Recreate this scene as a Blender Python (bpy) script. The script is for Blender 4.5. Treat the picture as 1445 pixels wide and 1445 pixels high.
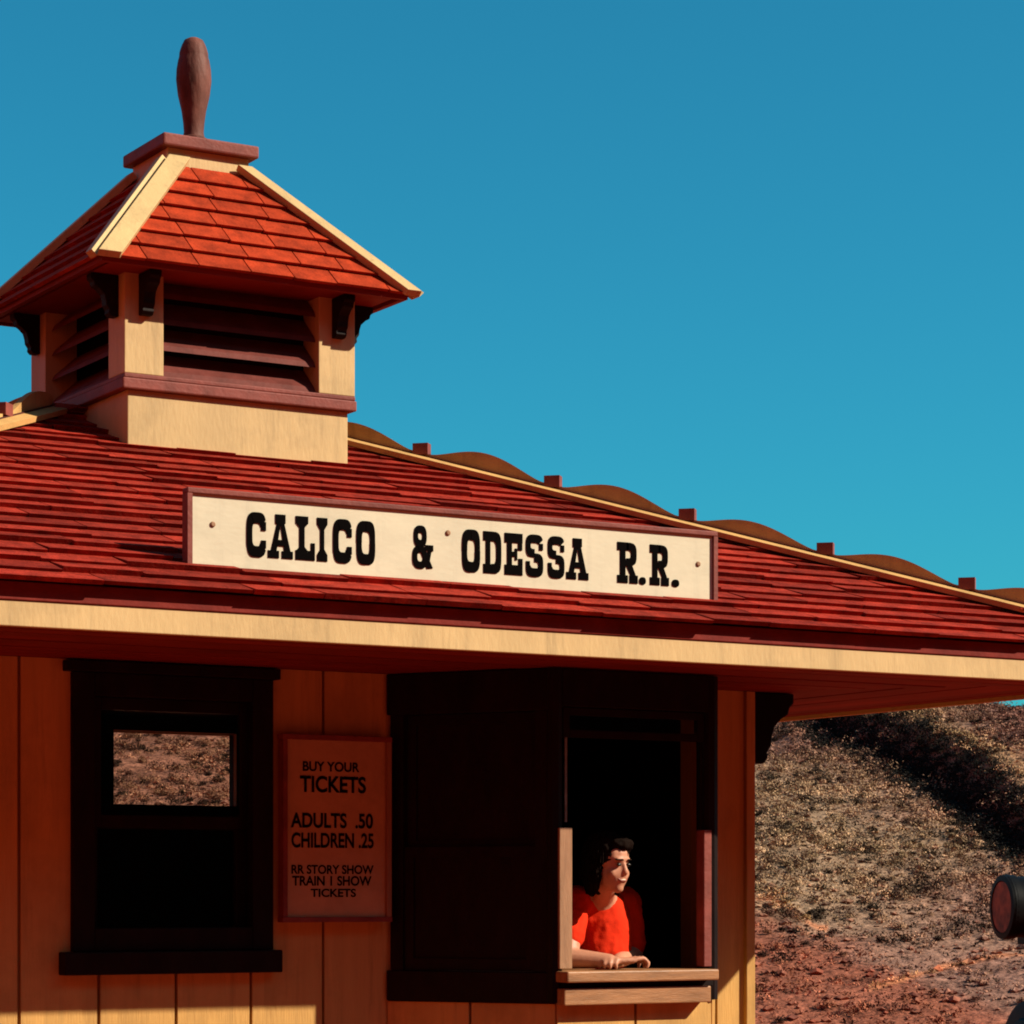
import bpy, bmesh, math, random
import numpy as np
from mathutils import Vector, Matrix, noise as mnoise

random.seed(7); rng = np.random.default_rng(7)
sc = bpy.context.scene
for o in list(bpy.data.objects): bpy.data.objects.remove(o)
COL = sc.collection
CZ = 1.45                       # camera height above the depot yard; all heights below are given from eye level

# ------------------------------------------------------------------ camera
FPX, CX, HOR, PSI = 3815.3, 722.5, 1265.0, math.radians(30.89)
cam = bpy.data.cameras.new('camera'); camo = bpy.data.objects.new('camera', cam); COL.objects.link(camo)
cam.sensor_width = 36; cam.lens = FPX/1445*36; cam.shift_y = (HOR-CX)/1445
cam.clip_start = .1; cam.clip_end = 3000
camo.location = (0, 0, CZ); camo.rotation_euler = (math.radians(90), 0, -PSI)
sc.camera = camo
sc.cycles.filter_width = 1.9

# ------------------------------------------------------------------ sky, sun, exposure
SUN_EL, SUN_AZ = math.radians(35.5), math.radians(48.5)      # azimuth counted to the right of the facade's outward normal
sdir = Vector((math.sin(SUN_AZ)*math.cos(SUN_EL), -math.cos(SUN_AZ)*math.cos(SUN_EL), math.sin(SUN_EL)))
w = bpy.data.worlds.new('World'); sc.world = w; w.use_nodes = True
wn = w.node_tree.nodes; wl = w.node_tree.links; wn.clear()
sky = wn.new('ShaderNodeTexSky'); sky.sky_type = 'NISHITA'; sky.sun_disc = False
sky.sun_elevation = SUN_EL; sky.sun_rotation = math.atan2(sdir.x, sdir.y)
sky.altitude = 700; sky.air_density = 1.0; sky.dust_density = 1.8; sky.ozone_density = 2.0
tint = wn.new('ShaderNodeMix'); tint.data_type = 'RGBA'; tint.blend_type = 'MULTIPLY'
tint.inputs['Factor'].default_value = 1; tint.inputs['B'].default_value = (.13, .92, .99, 1)
bg = wn.new('ShaderNodeBackground'); bg.inputs['Strength'].default_value = .063
wo = wn.new('ShaderNodeOutputWorld')
wl.new(sky.outputs['Color'], tint.inputs['A']); wl.new(tint.outputs['Result'], bg.inputs['Color']); wl.new(bg.outputs[0], wo.inputs['Surface'])
sl = bpy.data.lights.new('sun', 'SUN'); sl.energy = 4.6; sl.angle = math.radians(.5); sl.color = (1, .88, .70)
so = bpy.data.objects.new('sun', sl); COL.objects.link(so)
so.rotation_euler = sdir.to_track_quat('Z', 'Y').to_euler(); so.location = (10, -10, 20)
vs = sc.view_settings; vs.view_transform = 'Standard'; vs.look = 'None'; vs.gamma = 1; vs.exposure = .86
vs.use_curve_mapping = False

# ------------------------------------------------------------------ helpers
F = Vector((math.sin(PSI), math.cos(PSI), 0)); R = Vector((math.cos(PSI), -math.sin(PSI), 0))
def at(u, v, Y):
    """point seen in direction (u, v) of the surveyed photograph on the plane at depth Y (survey aid)"""
    r = F*FPX + R*(u-CX) + Vector((0, 0, 1))*(HOR-v)
    return r*(Y/r.y)

ORG = {}
def link(o, parent=None, origin=Vector((0, 0, 0))):
    COL.objects.link(o); ORG[o.name] = origin.copy()
    if parent is not None:
        o.parent = parent; o.location = origin-ORG[parent.name]
    else: o.location = origin
def props(o, label=None, cat=None, group=None, kind=None):
    if label: o['label'] = label
    if cat: o['category'] = cat
    if group: o['group'] = group
    if kind: o['kind'] = kind
    return o
def empty(name, loc, parent=None):
    o = bpy.data.objects.new(name, None); o.empty_display_size = .1
    link(o, parent, Vector((loc[0], loc[1], loc[2]+CZ))); return o

class MB:
    def __init__(s): s.v = []; s.f = []
    def add(s, vs, fs):
        b = len(s.v); s.v += [tuple(v) for v in vs]; s.f += [tuple(i+b for i in f) for f in fs]; return s
    def box(s, x0, x1, y0, y1, z0, z1):
        return s.add([(x0,y0,z0),(x1,y0,z0),(x1,y1,z0),(x0,y1,z0),(x0,y0,z1),(x1,y0,z1),(x1,y1,z1),(x0,y1,z1)],
                     [(3,2,1,0),(4,5,6,7),(0,1,5,4),(1,2,6,5),(2,3,7,6),(3,0,4,7)])
    def hexa(s, p):        # 8 corner points: bottom ring then top ring (counter-clockwise)
        return s.add(p, [(3,2,1,0),(4,5,6,7),(0,1,5,4),(1,2,6,5),(2,3,7,6),(3,0,4,7)])
    def bar(s, a, b, w, h, up=(0, 0, 1)):
        a = Vector(a); b = Vector(b); d = (b-a).normalized(); up = Vector(up)
        x = d.cross(up).normalized()*(w/2); y = x.cross(d).normalized()*(h/2)
        return s.hexa([a-x-y, a+x-y, a+x+y, a-x+y, b-x-y, b+x-y, b+x+y, b-x+y])
    def prism(s, poly, off):
        """extrude a planar polygon (3D points) by vector off"""
        n = len(poly); off = Vector(off); P = [Vector(p) for p in poly]
        return s.add(P+[p+off for p in P], [tuple(range(n))[::-1], tuple(range(n, 2*n))]+[(i, (i+1) % n, n+(i+1) % n, n+i) for i in range(n)])
    def tube(s, a, b, r0, r1, n=16, caps=True):
        a = Vector(a); b = Vector(b); d = (b-a).normalized()
        x = d.orthogonal().normalized(); y = d.cross(x)
        vs = []
        for c, r in ((a, r0), (b, r1)):
            vs += [c+(x*math.cos(k*2*math.pi/n)+y*math.sin(k*2*math.pi/n))*r for k in range(n)]
        fs = [(i, (i+1) % n, n+(i+1) % n, n+i) for i in range(n)]
        if caps: fs += [tuple(range(n))[::-1], tuple(range(n, 2*n))]
        return s.add(vs, fs)
    def lathe(s, c, axis, prof, n=24):
        """prof: list of (along axis, radius)"""
        c = Vector(c); d = Vector(axis).normalized(); x = d.orthogonal().normalized(); y = d.cross(x)
        vs = []; m = len(prof)
        for t, r in prof:
            vs += [c+d*t+(x*math.cos(k*2*math.pi/n)+y*math.sin(k*2*math.pi/n))*r for k in range(n)]
        fs = [(j*n+i, j*n+(i+1) % n, (j+1)*n+(i+1) % n, (j+1)*n+i) for j in range(m-1) for i in range(n)]
        fs += [tuple(range(n))[::-1], tuple(range((m-1)*n, m*n))]
        return s.add(vs, fs)
    def build(s, name, mat, parent=None, bevel=0, smooth=False, fix=True):
        P = [Vector(v)+Vector((0, 0, CZ)) for v in s.v]
        lo = Vector([min(p[i] for p in P) for i in range(3)]); hi = Vector([max(p[i] for p in P) for i in range(3)])
        c = (lo+hi)/2; c.z = lo.z
        me = bpy.data.meshes.new(name); me.from_pydata([p-c for p in P], [], s.f)
        if fix:
            bm = bmesh.new(); bm.from_mesh(me); bmesh.ops.recalc_face_normals(bm, faces=bm.faces); bm.to_mesh(me); bm.free()
        me.materials.append(mat)
        if smooth: me.polygons.foreach_set('use_smooth', [True]*len(me.polygons))
        o = bpy.data.objects.new(name, me); link(o, parent, c)
        if bevel:
            b = o.modifiers.new('bevel', 'BEVEL'); b.width = bevel; b.segments = 2; b.limit_method = 'ANGLE'; b.angle_limit = math.radians(40)
        if smooth:
            me.set_sharp_from_angle(angle=math.radians(40))
        return o

# ------------------------------------------------------------------ materials
ALB = .62                       # scales all material colours down alike; with raised exposure, shade renders deeper
def mat(name, col, rough=.6, var=.12, scale=8, stretch=(1, 1, 1), bump=.15, bscale=60, hue=None, spec=.35, rnd=0, metallic=0, dirt=0, streak=0):
    m = bpy.data.materials.new(name); m.use_nodes = True
    n = m.node_tree.nodes; l = m.node_tree.links; b = n['Principled BSDF']
    tc = n.new('ShaderNodeTexCoord'); mp = n.new('ShaderNodeMapping'); mp.inputs['Scale'].default_value = stretch
    geo = n.new('ShaderNodeNewGeometry'); oi = n.new('ShaderNodeObjectInfo')
    add = n.new('ShaderNodeVectorMath'); add.operation = 'ADD'
    sh = n.new('ShaderNodeVectorMath'); sh.operation = 'SCALE'; sh.inputs['Scale'].default_value = 7
    cmb = n.new('ShaderNodeCombineXYZ')
    for k in range(3): l.new(oi.outputs['Random'], cmb.inputs[k])
    l.new(cmb.outputs[0], sh.inputs[0]); l.new(geo.outputs['Position'], add.inputs[0]); l.new(sh.outputs[0], add.inputs[1])
    l.new(add.outputs[0], mp.inputs['Vector'])
    no = n.new('ShaderNodeTexNoise'); no.inputs['Scale'].default_value = scale; no.inputs['Detail'].default_value = 6; no.inputs['Roughness'].default_value = .65
    l.new(mp.outputs[0], no.inputs['Vector'])
    c = Vector(col)*ALB; lo = [max(0, x*(1-var*1.6)) for x in c]; hi = [min(1, x*(1+var*1.2)) for x in c]
    if hue: hi = hue
    cr = n.new('ShaderNodeValToRGB'); cr.color_ramp.elements[0].position = .3; cr.color_ramp.elements[1].position = .72
    cr.color_ramp.elements[0].color = (*lo, 1); cr.color_ramp.elements[1].color = (*hi, 1)
    l.new(no.outputs['Fac'], cr.inputs['Fac']); out = cr.outputs['Color']
    if dirt:
        n3 = n.new('ShaderNodeTexNoise'); n3.inputs['Scale'].default_value = 2.3; n3.inputs['Detail'].default_value = 8; n3.inputs['Roughness'].default_value = .7
        l.new(add.outputs[0], n3.inputs['Vector'])
        r3 = n.new('ShaderNodeValToRGB'); r3.color_ramp.elements[0].position = .52; r3.color_ramp.elements[1].position = .75
        r3.color_ramp.elements[0].color = (0, 0, 0, 1); r3.color_ramp.elements[1].color = (dirt, dirt, dirt, 1)
        l.new(n3.outputs['Fac'], r3.inputs['Fac'])
        mx = n.new('ShaderNodeMix'); mx.data_type = 'RGBA'; mx.inputs['B'].default_value = (*[x*.45*ALB for x in col], 1)
        l.new(r3.outputs['Color'], mx.inputs['Factor']); l.new(out, mx.inputs['A']); out = mx.outputs['Result']
    if streak:
        m4 = n.new('ShaderNodeMapping'); m4.inputs['Scale'].default_value = (14, 14, .9); l.new(add.outputs[0], m4.inputs['Vector'])
        n4 = n.new('ShaderNodeTexNoise'); n4.inputs['Scale'].default_value = 1.6; n4.inputs['Detail'].default_value = 7; n4.inputs['Roughness'].default_value = .7
        l.new(m4.outputs[0], n4.inputs['Vector'])
        r4 = n.new('ShaderNodeMapRange'); r4.inputs['From Min'].default_value = .54; r4.inputs['From Max'].default_value = .74; r4.inputs['To Max'].default_value = streak
        l.new(n4.outputs['Fac'], r4.inputs['Value'])
        x4 = n.new('ShaderNodeMix'); x4.data_type = 'RGBA'; x4.inputs['B'].default_value = (*[x*.4*ALB for x in col], 1)
        l.new(r4.outputs[0], x4.inputs['Factor']); l.new(out, x4.inputs['A']); out = x4.outputs['Result']
    if rnd:
        mr = n.new('ShaderNodeMapRange'); mr.inputs['To Min'].default_value = 1-rnd; mr.inputs['To Max'].default_value = 1+rnd
        l.new(oi.outputs['Random'], mr.inputs['Value'])
        hs = n.new('ShaderNodeHueSaturation'); l.new(mr.outputs[0], hs.inputs['Value']); l.new(out, hs.inputs['Color']); out = hs.outputs['Color']
    l.new(out, b.inputs['Base Color'])
    b.inputs['Roughness'].default_value = rough; b.inputs['Specular IOR Level'].default_value = spec; b.inputs['Metallic'].default_value = metallic
    if bump:
        n2 = n.new('ShaderNodeTexNoise'); n2.inputs['Scale'].default_value = bscale; n2.inputs['Detail'].default_value = 4
        l.new(mp.outputs[0], n2.inputs['Vector'])
        bp = n.new('ShaderNodeBump'); bp.inputs['Strength'].default_value = bump; bp.inputs['Distance'].default_value = .01
        l.new(n2.outputs['Fac'], bp.inputs['Height']); l.new(bp.outputs[0], b.inputs['Normal'])
    return m
def glass(name):
    m = bpy.data.materials.new(name); m.use_nodes = True
    n = m.node_tree.nodes; l = m.node_tree.links; n.clear()
    t = n.new('ShaderNodeBsdfTransparent'); t.inputs['Color'].default_value = (.86, .87, .85, 1)
    g = n.new('ShaderNodeBsdfGlossy'); g.inputs['Roughness'].default_value = .02
    fr = n.new('ShaderNodeFresnel'); fr.inputs['IOR'].default_value = 1.27
    mx = n.new('ShaderNodeMixShader'); o = n.new('ShaderNodeOutputMaterial')
    l.new(fr.outputs[0], mx.inputs[0]); l.new(t.outputs[0], mx.inputs[1]); l.new(g.outputs[0], mx.inputs[2]); l.new(mx.outputs[0], o.inputs['Surface'])
    return m
def vmat(name, rough=.9, bump=.3, bscale=30):
    """colour from the mesh attribute 'tone' (each clump's own colour)"""
    m = bpy.data.materials.new(name); m.use_nodes = True
    n = m.node_tree.nodes; l = m.node_tree.links; b = n['Principled BSDF']
    a = n.new('ShaderNodeAttribute'); a.attribute_name = 'tone'; l.new(a.outputs['Color'], b.inputs['Base Color'])
    b.inputs['Roughness'].default_value = rough; b.inputs['Specular IOR Level'].default_value = .15
    return m

M = {}
M['cream']   = mat('cream_paint', (.83, .56, .25), .6, .07, 5, (1, 1, .3), .15, 70, dirt=.5, rnd=.03, streak=.45)
M['wall']    = mat('wall_paint', (.82, .455, .125), .65, .08, 6, (3, 3, .25), .25, 60, dirt=.5, rnd=.06, streak=.5)
M['trim']    = mat('chestnut_trim', (.32, .078, .060), .6, .2, 10, (1, 1, 1), .2, 60, dirt=.5, rnd=.06, spec=.2)
M['dark']    = mat('black_brown_trim', (.014, .006, .005), .6, .3, 10, (1, 1, .4), .15, 60, rnd=.1, spec=.1)
M['finial']  = mat('finial_paint', (.21, .075, .055), .6, .4, 14, (1, 1, .4), .4, 40, dirt=.7, spec=.15)
M['crest']   = mat('crest_paint', (.83, .47, .17), .65, .12, 6, (1, 1, 1), .2, 60, dirt=.6, streak=.4, spec=.15)
M['slat']    = mat('louvre_paint', (.20, .050, .040), .6, .2, 10, spec=.1)
M['eave_shade']   = mat('eave_shade_paint', (.26, .032, .022), .65, .2, 8, spec=.1)  # dark red-brown put in for shade on the upper fascia
M['tan']     = mat('tan_jamb', (.46, .235, .12), .6, .15, 12, (4, 4, .5), .2, 60)
M['counter'] = mat('counter_wood', (.50, .23, .095), .5, .22, 9, (.6, 5, 5), .2, 60)
M['soffit']  = mat('soffit_paint', (.30, .030, .018), .7, .15, 6, (.4, .4, 1), .15, 60, rnd=.15, spec=.15)
M['shingle'] = mat('roof_shingle', (.40, .034, .018), .9, .35, 14, (1, 1, 1), .5, 90, rnd=.34, spec=.08, dirt=.4)
M['cshingle']= mat('cupola_shingle', (.52, .052, .014), .9, .28, 12, (1, 1, 1), .4, 90, rnd=.12, spec=.1)
M['deck']    = mat('roof_deck', (.10, .012, .010), .9, .2, 6)
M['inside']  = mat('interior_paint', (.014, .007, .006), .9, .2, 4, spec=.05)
M['sign']    = mat('sign_white', (.90, .80, .58), .5, .06, 7, (.5, .5, 1), .06, 60, dirt=.3, streak=.2)
M['ink']     = mat('black_lettering', (.006, .005, .005), .95, .1, 10, bump=0, spec=.0)
M['notice']  = mat('notice_board', (.74, .45, .22), .6, .08, 8, dirt=.5)
M['glass']   = glass('window_glass')
M['iron']    = mat('black_iron', (.008, .008, .009), .5, .3, 10, bump=.05, spec=.08)
M['amber']   = mat('reflection_orange', (.55, .10, .03), .6, .2, 10, bump=.0)  # copper orange standing in for reddish reflections
M['lens']    = mat('lens_reflection', (.30, .085, .03), .5, .9, 7, bump=0, spec=.1)  # matte orange painted in for the reflection in the lamp glass
M['steel']   = mat('worn_metal', (.45, .45, .43), .35, .2, 20, metallic=.8)
M['skin']    = mat('skin', (.74, .33, .20), .5, .08, 30, bump=.05, spec=.25)
M['hair']    = mat('dark_hair', (.012, .006, .004), .85, .3, 60, (1, 1, .2), .3, 120, spec=.04)
M['shirt']   = mat('red_shirt', (.95, .040, .008), .9, .08, 14, bump=.25, bscale=40, spec=.1)
M['eye']     = mat('eye_dark', (.02, .015, .012), .3, .1, bump=0)
M['lip']     = mat('lips', (.42, .10, .07), .45, .1, bump=0)
M['scrub']   = vmat('scrub_leaf'); M['rock'] = vmat('rock_stone')

def ground_mat(name, c1, c2, c3, s1, s2):
    m = bpy.data.materials.new(name); m.use_nodes = True
    n = m.node_tree.nodes; l = m.node_tree.links; b = n['Principled BSDF']
    g = n.new('ShaderNodeNewGeometry')
    def nz(s, d=8, r=.65):
        x = n.new('ShaderNodeTexNoise'); x.inputs['Scale'].default_value = s; x.inputs['Detail'].default_value = d; x.inputs['Roughness'].default_value = r
        l.new(g.outputs['Position'], x.inputs['Vector']); return x
    a = nz(s1); c = nz(s2, 6, .7)
    r1 = n.new('ShaderNodeValToRGB'); r1.color_ramp.elements[0].position = .40; r1.color_ramp.elements[1].position = .60
    r1.color_ramp.elements[0].color = (*c1, 1); r1.color_ramp.elements[1].color = (*c2, 1); l.new(a.outputs['Fac'], r1.inputs['Fac'])
    r2 = n.new('ShaderNodeValToRGB'); r2.color_ramp.elements[0].position = .50; r2.color_ramp.elements[1].position = .68
    r2.color_ramp.elements[0].color = (0, 0, 0, 1); r2.color_ramp.elements[1].color = (1, 1, 1, 1); l.new(c.outputs['Fac'], r2.inputs['Fac'])
    mx = n.new('ShaderNodeMix'); mx.data_type = 'RGBA'; mx.inputs['B'].default_value = (*c3, 1)
    l.new(r2.outputs['Color'], mx.inputs['Factor']); l.new(r1.outputs['Color'], mx.inputs['A']); l.new(mx.outputs['Result'], b.inputs['Base Color'])
    b.inputs['Roughness'].default_value = .95; b.inputs['Specular IOR Level'].default_value = .1
    d = nz(s2*3, 4); bp = n.new('ShaderNodeBump'); bp.inputs['Strength'].default_value = .6; bp.inputs['Distance'].default_value = .05
    l.new(d.outputs['Fac'], bp.inputs['Height']); l.new(bp.outputs[0], b.inputs['Normal'])
    return m
M['dirt'] = ground_mat('red_dirt', (.27, .030, .011), (.25, .028, .010), (.18, .022, .009), .3, 6)
def hill_mat():
    m = bpy.data.materials.new('desert_hillside'); m.use_nodes = True
    n = m.node_tree.nodes; l = m.node_tree.links; b = n['Principled BSDF']
    a = n.new('ShaderNodeAttribute'); a.attribute_name = 'tone'; g = n.new('ShaderNodeNewGeometry'); out = a.outputs['Color']
    for sc_, lo_, hi_ in ((1.1, .62, 1.35), (7.0, .45, 1.5)):
        x = n.new('ShaderNodeTexNoise'); x.inputs['Scale'].default_value = sc_; x.inputs['Detail'].default_value = 8; x.inputs['Roughness'].default_value = .75
        l.new(g.outputs['Position'], x.inputs['Vector'])
        mr = n.new('ShaderNodeMapRange'); mr.inputs['From Min'].default_value = .33; mr.inputs['From Max'].default_value = .67; mr.inputs['To Min'].default_value = lo_; mr.inputs['To Max'].default_value = hi_
        l.new(x.outputs['Fac'], mr.inputs['Value'])
        vm = n.new('ShaderNodeVectorMath'); vm.operation = 'SCALE'; l.new(out, vm.inputs[0]); l.new(mr.outputs[0], vm.inputs['Scale']); out = vm.outputs[0]
    l.new(out, b.inputs['Base Color']); b.inputs['Roughness'].default_value = .95; b.inputs['Specular IOR Level'].default_value = .05
    x = n.new('ShaderNodeTexNoise'); x.inputs['Scale'].default_value = 6; x.inputs['Detail'].default_value = 6; l.new(g.outputs['Position'], x.inputs['Vector'])
    bp = n.new('ShaderNodeBump'); bp.inputs['Strength'].default_value = .9; bp.inputs['Distance'].default_value = .12
    l.new(x.outputs['Fac'], bp.inputs['Height']); l.new(bp.outputs[0], b.inputs['Normal'])
    return m
M['hill'] = hill_mat()

# ------------------------------------------------------------------ terrain
def smooth(a, b, x):
    t = np.clip((x-a)/(b-a), 0, 1); return t*t*(3-2*t)
_g = rng.random((64, 64))
def vnoise(x, y):
    x = np.asarray(x, float); y = np.asarray(y, float)
    xi = np.floor(x).astype(int); yi = np.floor(y).astype(int); fx = x-xi; fy = y-yi
    fx = fx*fx*(3-2*fx); fy = fy*fy*(3-2*fy); g = lambda i, j: _g[i % 64, j % 64]
    return (g(xi, yi)*(1-fx)+g(xi+1, yi)*fx)*(1-fy)+(g(xi, yi+1)*(1-fx)+g(xi+1, yi+1)*fx)*fy-.5
def fbm(x, y, s, o=4):
    v = 0; a = 1
    for _ in range(o): v = v+a*vnoise(x*s, y*s); s *= 2.07; a *= .5
    return v
def hill_z(L, D):
    """height (from eye level) of the hillside behind the depot; L across the view, D away from it"""
    z = -2.25+.2*np.maximum(D-29, 0)+.4*smooth(26, 34, D)*0
    z = np.where(D < 29, -2.25, z)
    z = z+.35*fbm(L, D, .12, 5)*smooth(26, 40, D)
    bank = 8.43-(D-44.5)*.097+.45*fbm(L*0+3, D, .16, 4)          # edge of the raised bench
    b = smooth(-.25, .45, L-bank)*smooth(36, 45, D)
    z = z+b*(.72+.05*np.maximum(L-bank, 0))
    bank2 = bank+2.6+.02*(D-44.5)+.6*fbm(L*0+9, D, .13, 3)
    z = z+smooth(-.4, 2.6, L-bank2)*smooth(40, 50, D)*.75
    gul = bank-2.2+.5*fbm(L*0+5, D, .2, 3)
    z = z-.5*np.exp(-((L-gul)/.7)**2)*smooth(52, 60, D)
    cap = 8.5-4.25*smooth(7.5, 10.6, L)+.5*fbm(L, D*0+2, .1, 3)
    z = cap-np.log1p(np.exp(np.clip((cap-z)*2.2, -30, 30)))/2.2+.0
    z = z+.10*fbm(L, D, .9, 4)*smooth(24, 32, D)
    return z
def grid_obj(name, X, Y, Z, m, smooth_=True):
    h, wd = X.shape
    co = np.stack([X, Y, Z+CZ], -1).reshape(-1, 3)
    i = np.arange(h*wd).reshape(h, wd)
    f = np.stack([i[:-1, :-1], i[:-1, 1:], i[1:, 1:], i[1:, :-1]], -1).reshape(-1, 4)
    me = bpy.data.meshes.new(name); me.from_pydata(co.tolist(), [], f.tolist()); me.materials.append(m)
    me.polygons.foreach_set('use_smooth', [smooth_]*len(me.polygons))
    o = bpy.data.objects.new(name, me); link(o); return o
def LD(L, D): return R.x*L+F.x*D, R.y*L+F.y*D

# the yard, and unseen hills raised all round to block low sky light
ra = np.concatenate([np.linspace(0, 30, 16), np.geomspace(34, 900, 60)]); th = np.linspace(0, 2*math.pi, 181)
RR, TT = np.meshgrid(ra, th, indexing='ij'); GX = RR*np.cos(TT); GY = RR*np.sin(TT)
gd = GX*F.x+GY*F.y; gl = GX*R.x+GY*R.y
back = np.maximum(smooth(.42, .12, gd/np.maximum(RR, 1e-3)), smooth(-.75, -.95, gl/np.maximum(RR, 1e-3)))
front = smooth(.2, .75, gd/np.maximum(RR, 1e-3))
gz = -1.45-.85*smooth(13, 20, gd)*front
gz = gz+back*(smooth(30, 130, RR)*72*(1+.14*fbm(GX, GY, .012, 4))+1.2*fbm(GX, GY, .06, 4)*smooth(30, 60, RR))
gz = gz+(1-back)*smooth(120, 420, RR)*7*(1+.8*fbm(GX, GY, .006, 3))*(1-front*.6)
props(grid_obj('ground', GX, GY, gz, M['dirt']), kind='structure')

DD, UU = np.meshgrid(np.concatenate([np.linspace(24, 34, 50), np.linspace(34.15, 72, 330), np.linspace(73, 140, 30)]), np.linspace(-.24, .36, 560), indexing='ij')
HL = UU*DD; HZ = hill_z(HL, DD)
HZ = HZ-smooth(95, 140, DD)*6
HX, HY = LD(HL, DD)
def bank_line(D): return 8.43-(D-44.5)*.097
def hill_tone(L, D):
    L = np.asarray(L, float); D = np.asarray(D, float); u = L/D
    def mix(a, c, f): return a*(1-f[..., None])+np.array(c)*f[..., None]
    n1 = fbm(L, D, .3, 3); n2 = fbm(L+40, D, .12, 3)
    t = np.zeros(L.shape+(3,))+np.array((.180, .128, .090))                       # olive tan scrub slope
    t = mix(t, (.155, .088, .072), np.clip(.35+1.6*n2, 0, 1))
    t = mix(t, (.165, .062, .042), smooth(1.6, -1.6, D+5*n1-(41.6-(np.clip(u, 0, .2)-.087)*100)))                    # reddish foot of the slope
    up = smooth(.6, 3.2, L-bank_line(D)+1.2*n1)
    t = mix(t, (.105, .052, .046), up*smooth(42, 48, D))                          # purplish rock of the upper bench
    t = mix(t, (.26, .165, .098), np.exp(-((L-bank_line(D)-.75)/.35)**2)*smooth(40, 46, D)*.8)
    t = mix(t, (.24, .105, .080), smooth(.02, -.06, u))
    for (ua, da, ub, db, wd) in ((.136, 34.2, .162, 35.6, .16), (.162, 35.6, .190, 35.9, .16), (.094, 40.0, .113, 38.2, .22)):   # worn footpaths
        f = np.clip((u-ua)/(ub-ua), 0, 1); dd = da+(db-da)*f
        t = mix(t, (.32, .13, .068), np.exp(-((D-dd)/wd)**2)*((u > ua-.004) & (u < ub+.004))*.85)
    return t*np.array([1.42, 1.27, 1.16])
hs_o = props(grid_obj('hillside', HX, HY, HZ, M['hill']), kind='structure')
at_ = hs_o.data.color_attributes.new('tone', 'FLOAT_COLOR', 'POINT')
tt = hill_tone(HL, DD).reshape(-1, 3); at_.data.foreach_set('color', np.concatenate([tt, np.ones((len(tt), 1))], 1).astype(np.float32).ravel())

# scrub and loose rock on the hillside
def cloud(name, centers, sizes, cols, m, per, flat, kindlabel, seed):
    r = np.random.default_rng(seed); N = len(centers)
    if flat:      # rocks: squashed jittered octahedra split once
        base = np.array([(1,0,0),(-1,0,0),(0,1,0),(0,-1,0),(0,0,1),(0,0,-1),(.62,.62,.4),(-.62,.62,.45),(-.6,-.62,.4),(.62,-.6,.45)], float)
        bf = np.array([(0,6,4),(6,2,4),(2,7,4),(7,1,4),(1,8,4),(8,3,4),(3,9,4),(9,0,4),(0,9,5),(9,3,5),(3,8,5),(8,1,5),(1,7,5),(7,2,5),(2,6,5),(6,0,5)])
        V = base[None]*(.7+.6*r.random((N, 10, 1)))*sizes[:, None, None]*np.stack([.8+.6*r.random(N), .8+.6*r.random(N), .5+.4*r.random(N)], -1)[:, None]
        a = r.random(N)*6.28; c, s = np.cos(a)[:, None], np.sin(a)[:, None]
        V = np.stack([V[..., 0]*c-V[..., 1]*s, V[..., 0]*s+V[..., 1]*c, V[..., 2]], -1)+centers[:, None]
        Fc = bf[None]+(np.arange(N)*10)[:, None, None]; nv = 10; fpo = 16
    else:
        d = r.normal(size=(N, per, 3)); d /= np.linalg.norm(d, axis=-1, keepdims=True); d[..., 2] = np.abs(d[..., 2])
        p = d*(.35+.65*r.random((N, per, 1)))*sizes[:, None, None]*np.array([1, 1, .8])
        t1 = r.normal(size=(N, per, 3)); t1 /= np.linalg.norm(t1, axis=-1, keepdims=True)
        t2 = np.cross(d, t1); t2 /= np.linalg.norm(t2, axis=-1, keepdims=True)+1e-6
        ls = np.minimum(sizes, .12)[:, None, None]*(.10+.14*r.random((N, per, 1)))
        q = np.stack([p-t1*ls, p+t2*ls*.6, p+t1*ls, p-t2*ls*.6], 2)+centers[:, None, None]
        V = q.reshape(N, per*4, 3); Fc = np.arange(N*per*4).reshape(-1, 4); nv = per*4; fpo = per
    V = V.reshape(-1, 3); Fc = Fc.reshape(-1, Fc.shape[-1])
    me = bpy.data.meshes.new(name); me.from_pydata((V+np.array([0, 0, CZ])).tolist(), [], Fc.tolist()); me.materials.append(m)
    at_ = me.color_attributes.new('tone', 'FLOAT_COLOR', 'POINT')
    cc = np.repeat(np.concatenate([cols, np.ones((N, 1))], 1), nv, 0)
    cc[:, :3] *= (.8+.4*r.random((len(cc), 1)))
    at_.data.foreach_set('color', cc.astype(np.float32).ravel())
    o = bpy.data.objects.new(name, me); link(o); props(o, kindlabel[0], kindlabel[1], kind='stuff'); return o
def scatter(N, seed, umin=-.2, umax=.34):
    r = np.random.default_rng(seed); D = 29+43*r.random(N)**.85; L = D*(umin+(umax-umin)*r.random(N))
    return r, L, D
def mixcol(r, N, pal, wts):
    pal = np.array(pal); i = r.choice(len(pal), N, p=wts); return pal[i]*(.75+.5*r.random((N, 1)))
r, L, D = scatter(56000, 3, -.17, .28)
n1 = fbm(L, D, .25, 3)
keep = (r.random(len(D)) < np.where(L/D < .04, .45, 1))*(r.random(len(D)) < .35+.65*smooth(36, 41, D+5*n1)); L, D = L[keep], D[keep]
X, Y = LD(L, D); Z = hill_z(L, D); s = .035+.13*r.random(len(L))**3.0
cols = mixcol(r, len(L), [(1.15, 1.15, 1.05), (.85, .88, .8), (1.9, 1.85, 1.75), (.11, .11, .10), (.7, .6, .62)], [.22, .14, .28, .24, .12])*np.minimum(hill_tone(L, D)*np.array([1.0, 1.0, .96]), .3)
cloud('desert_scrub', np.stack([X, Y, Z], -1), s, cols, M['scrub'], 20, False, ('grey olive desert scrub speckling the hillside behind the depot', 'scrub'), 11)
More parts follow.
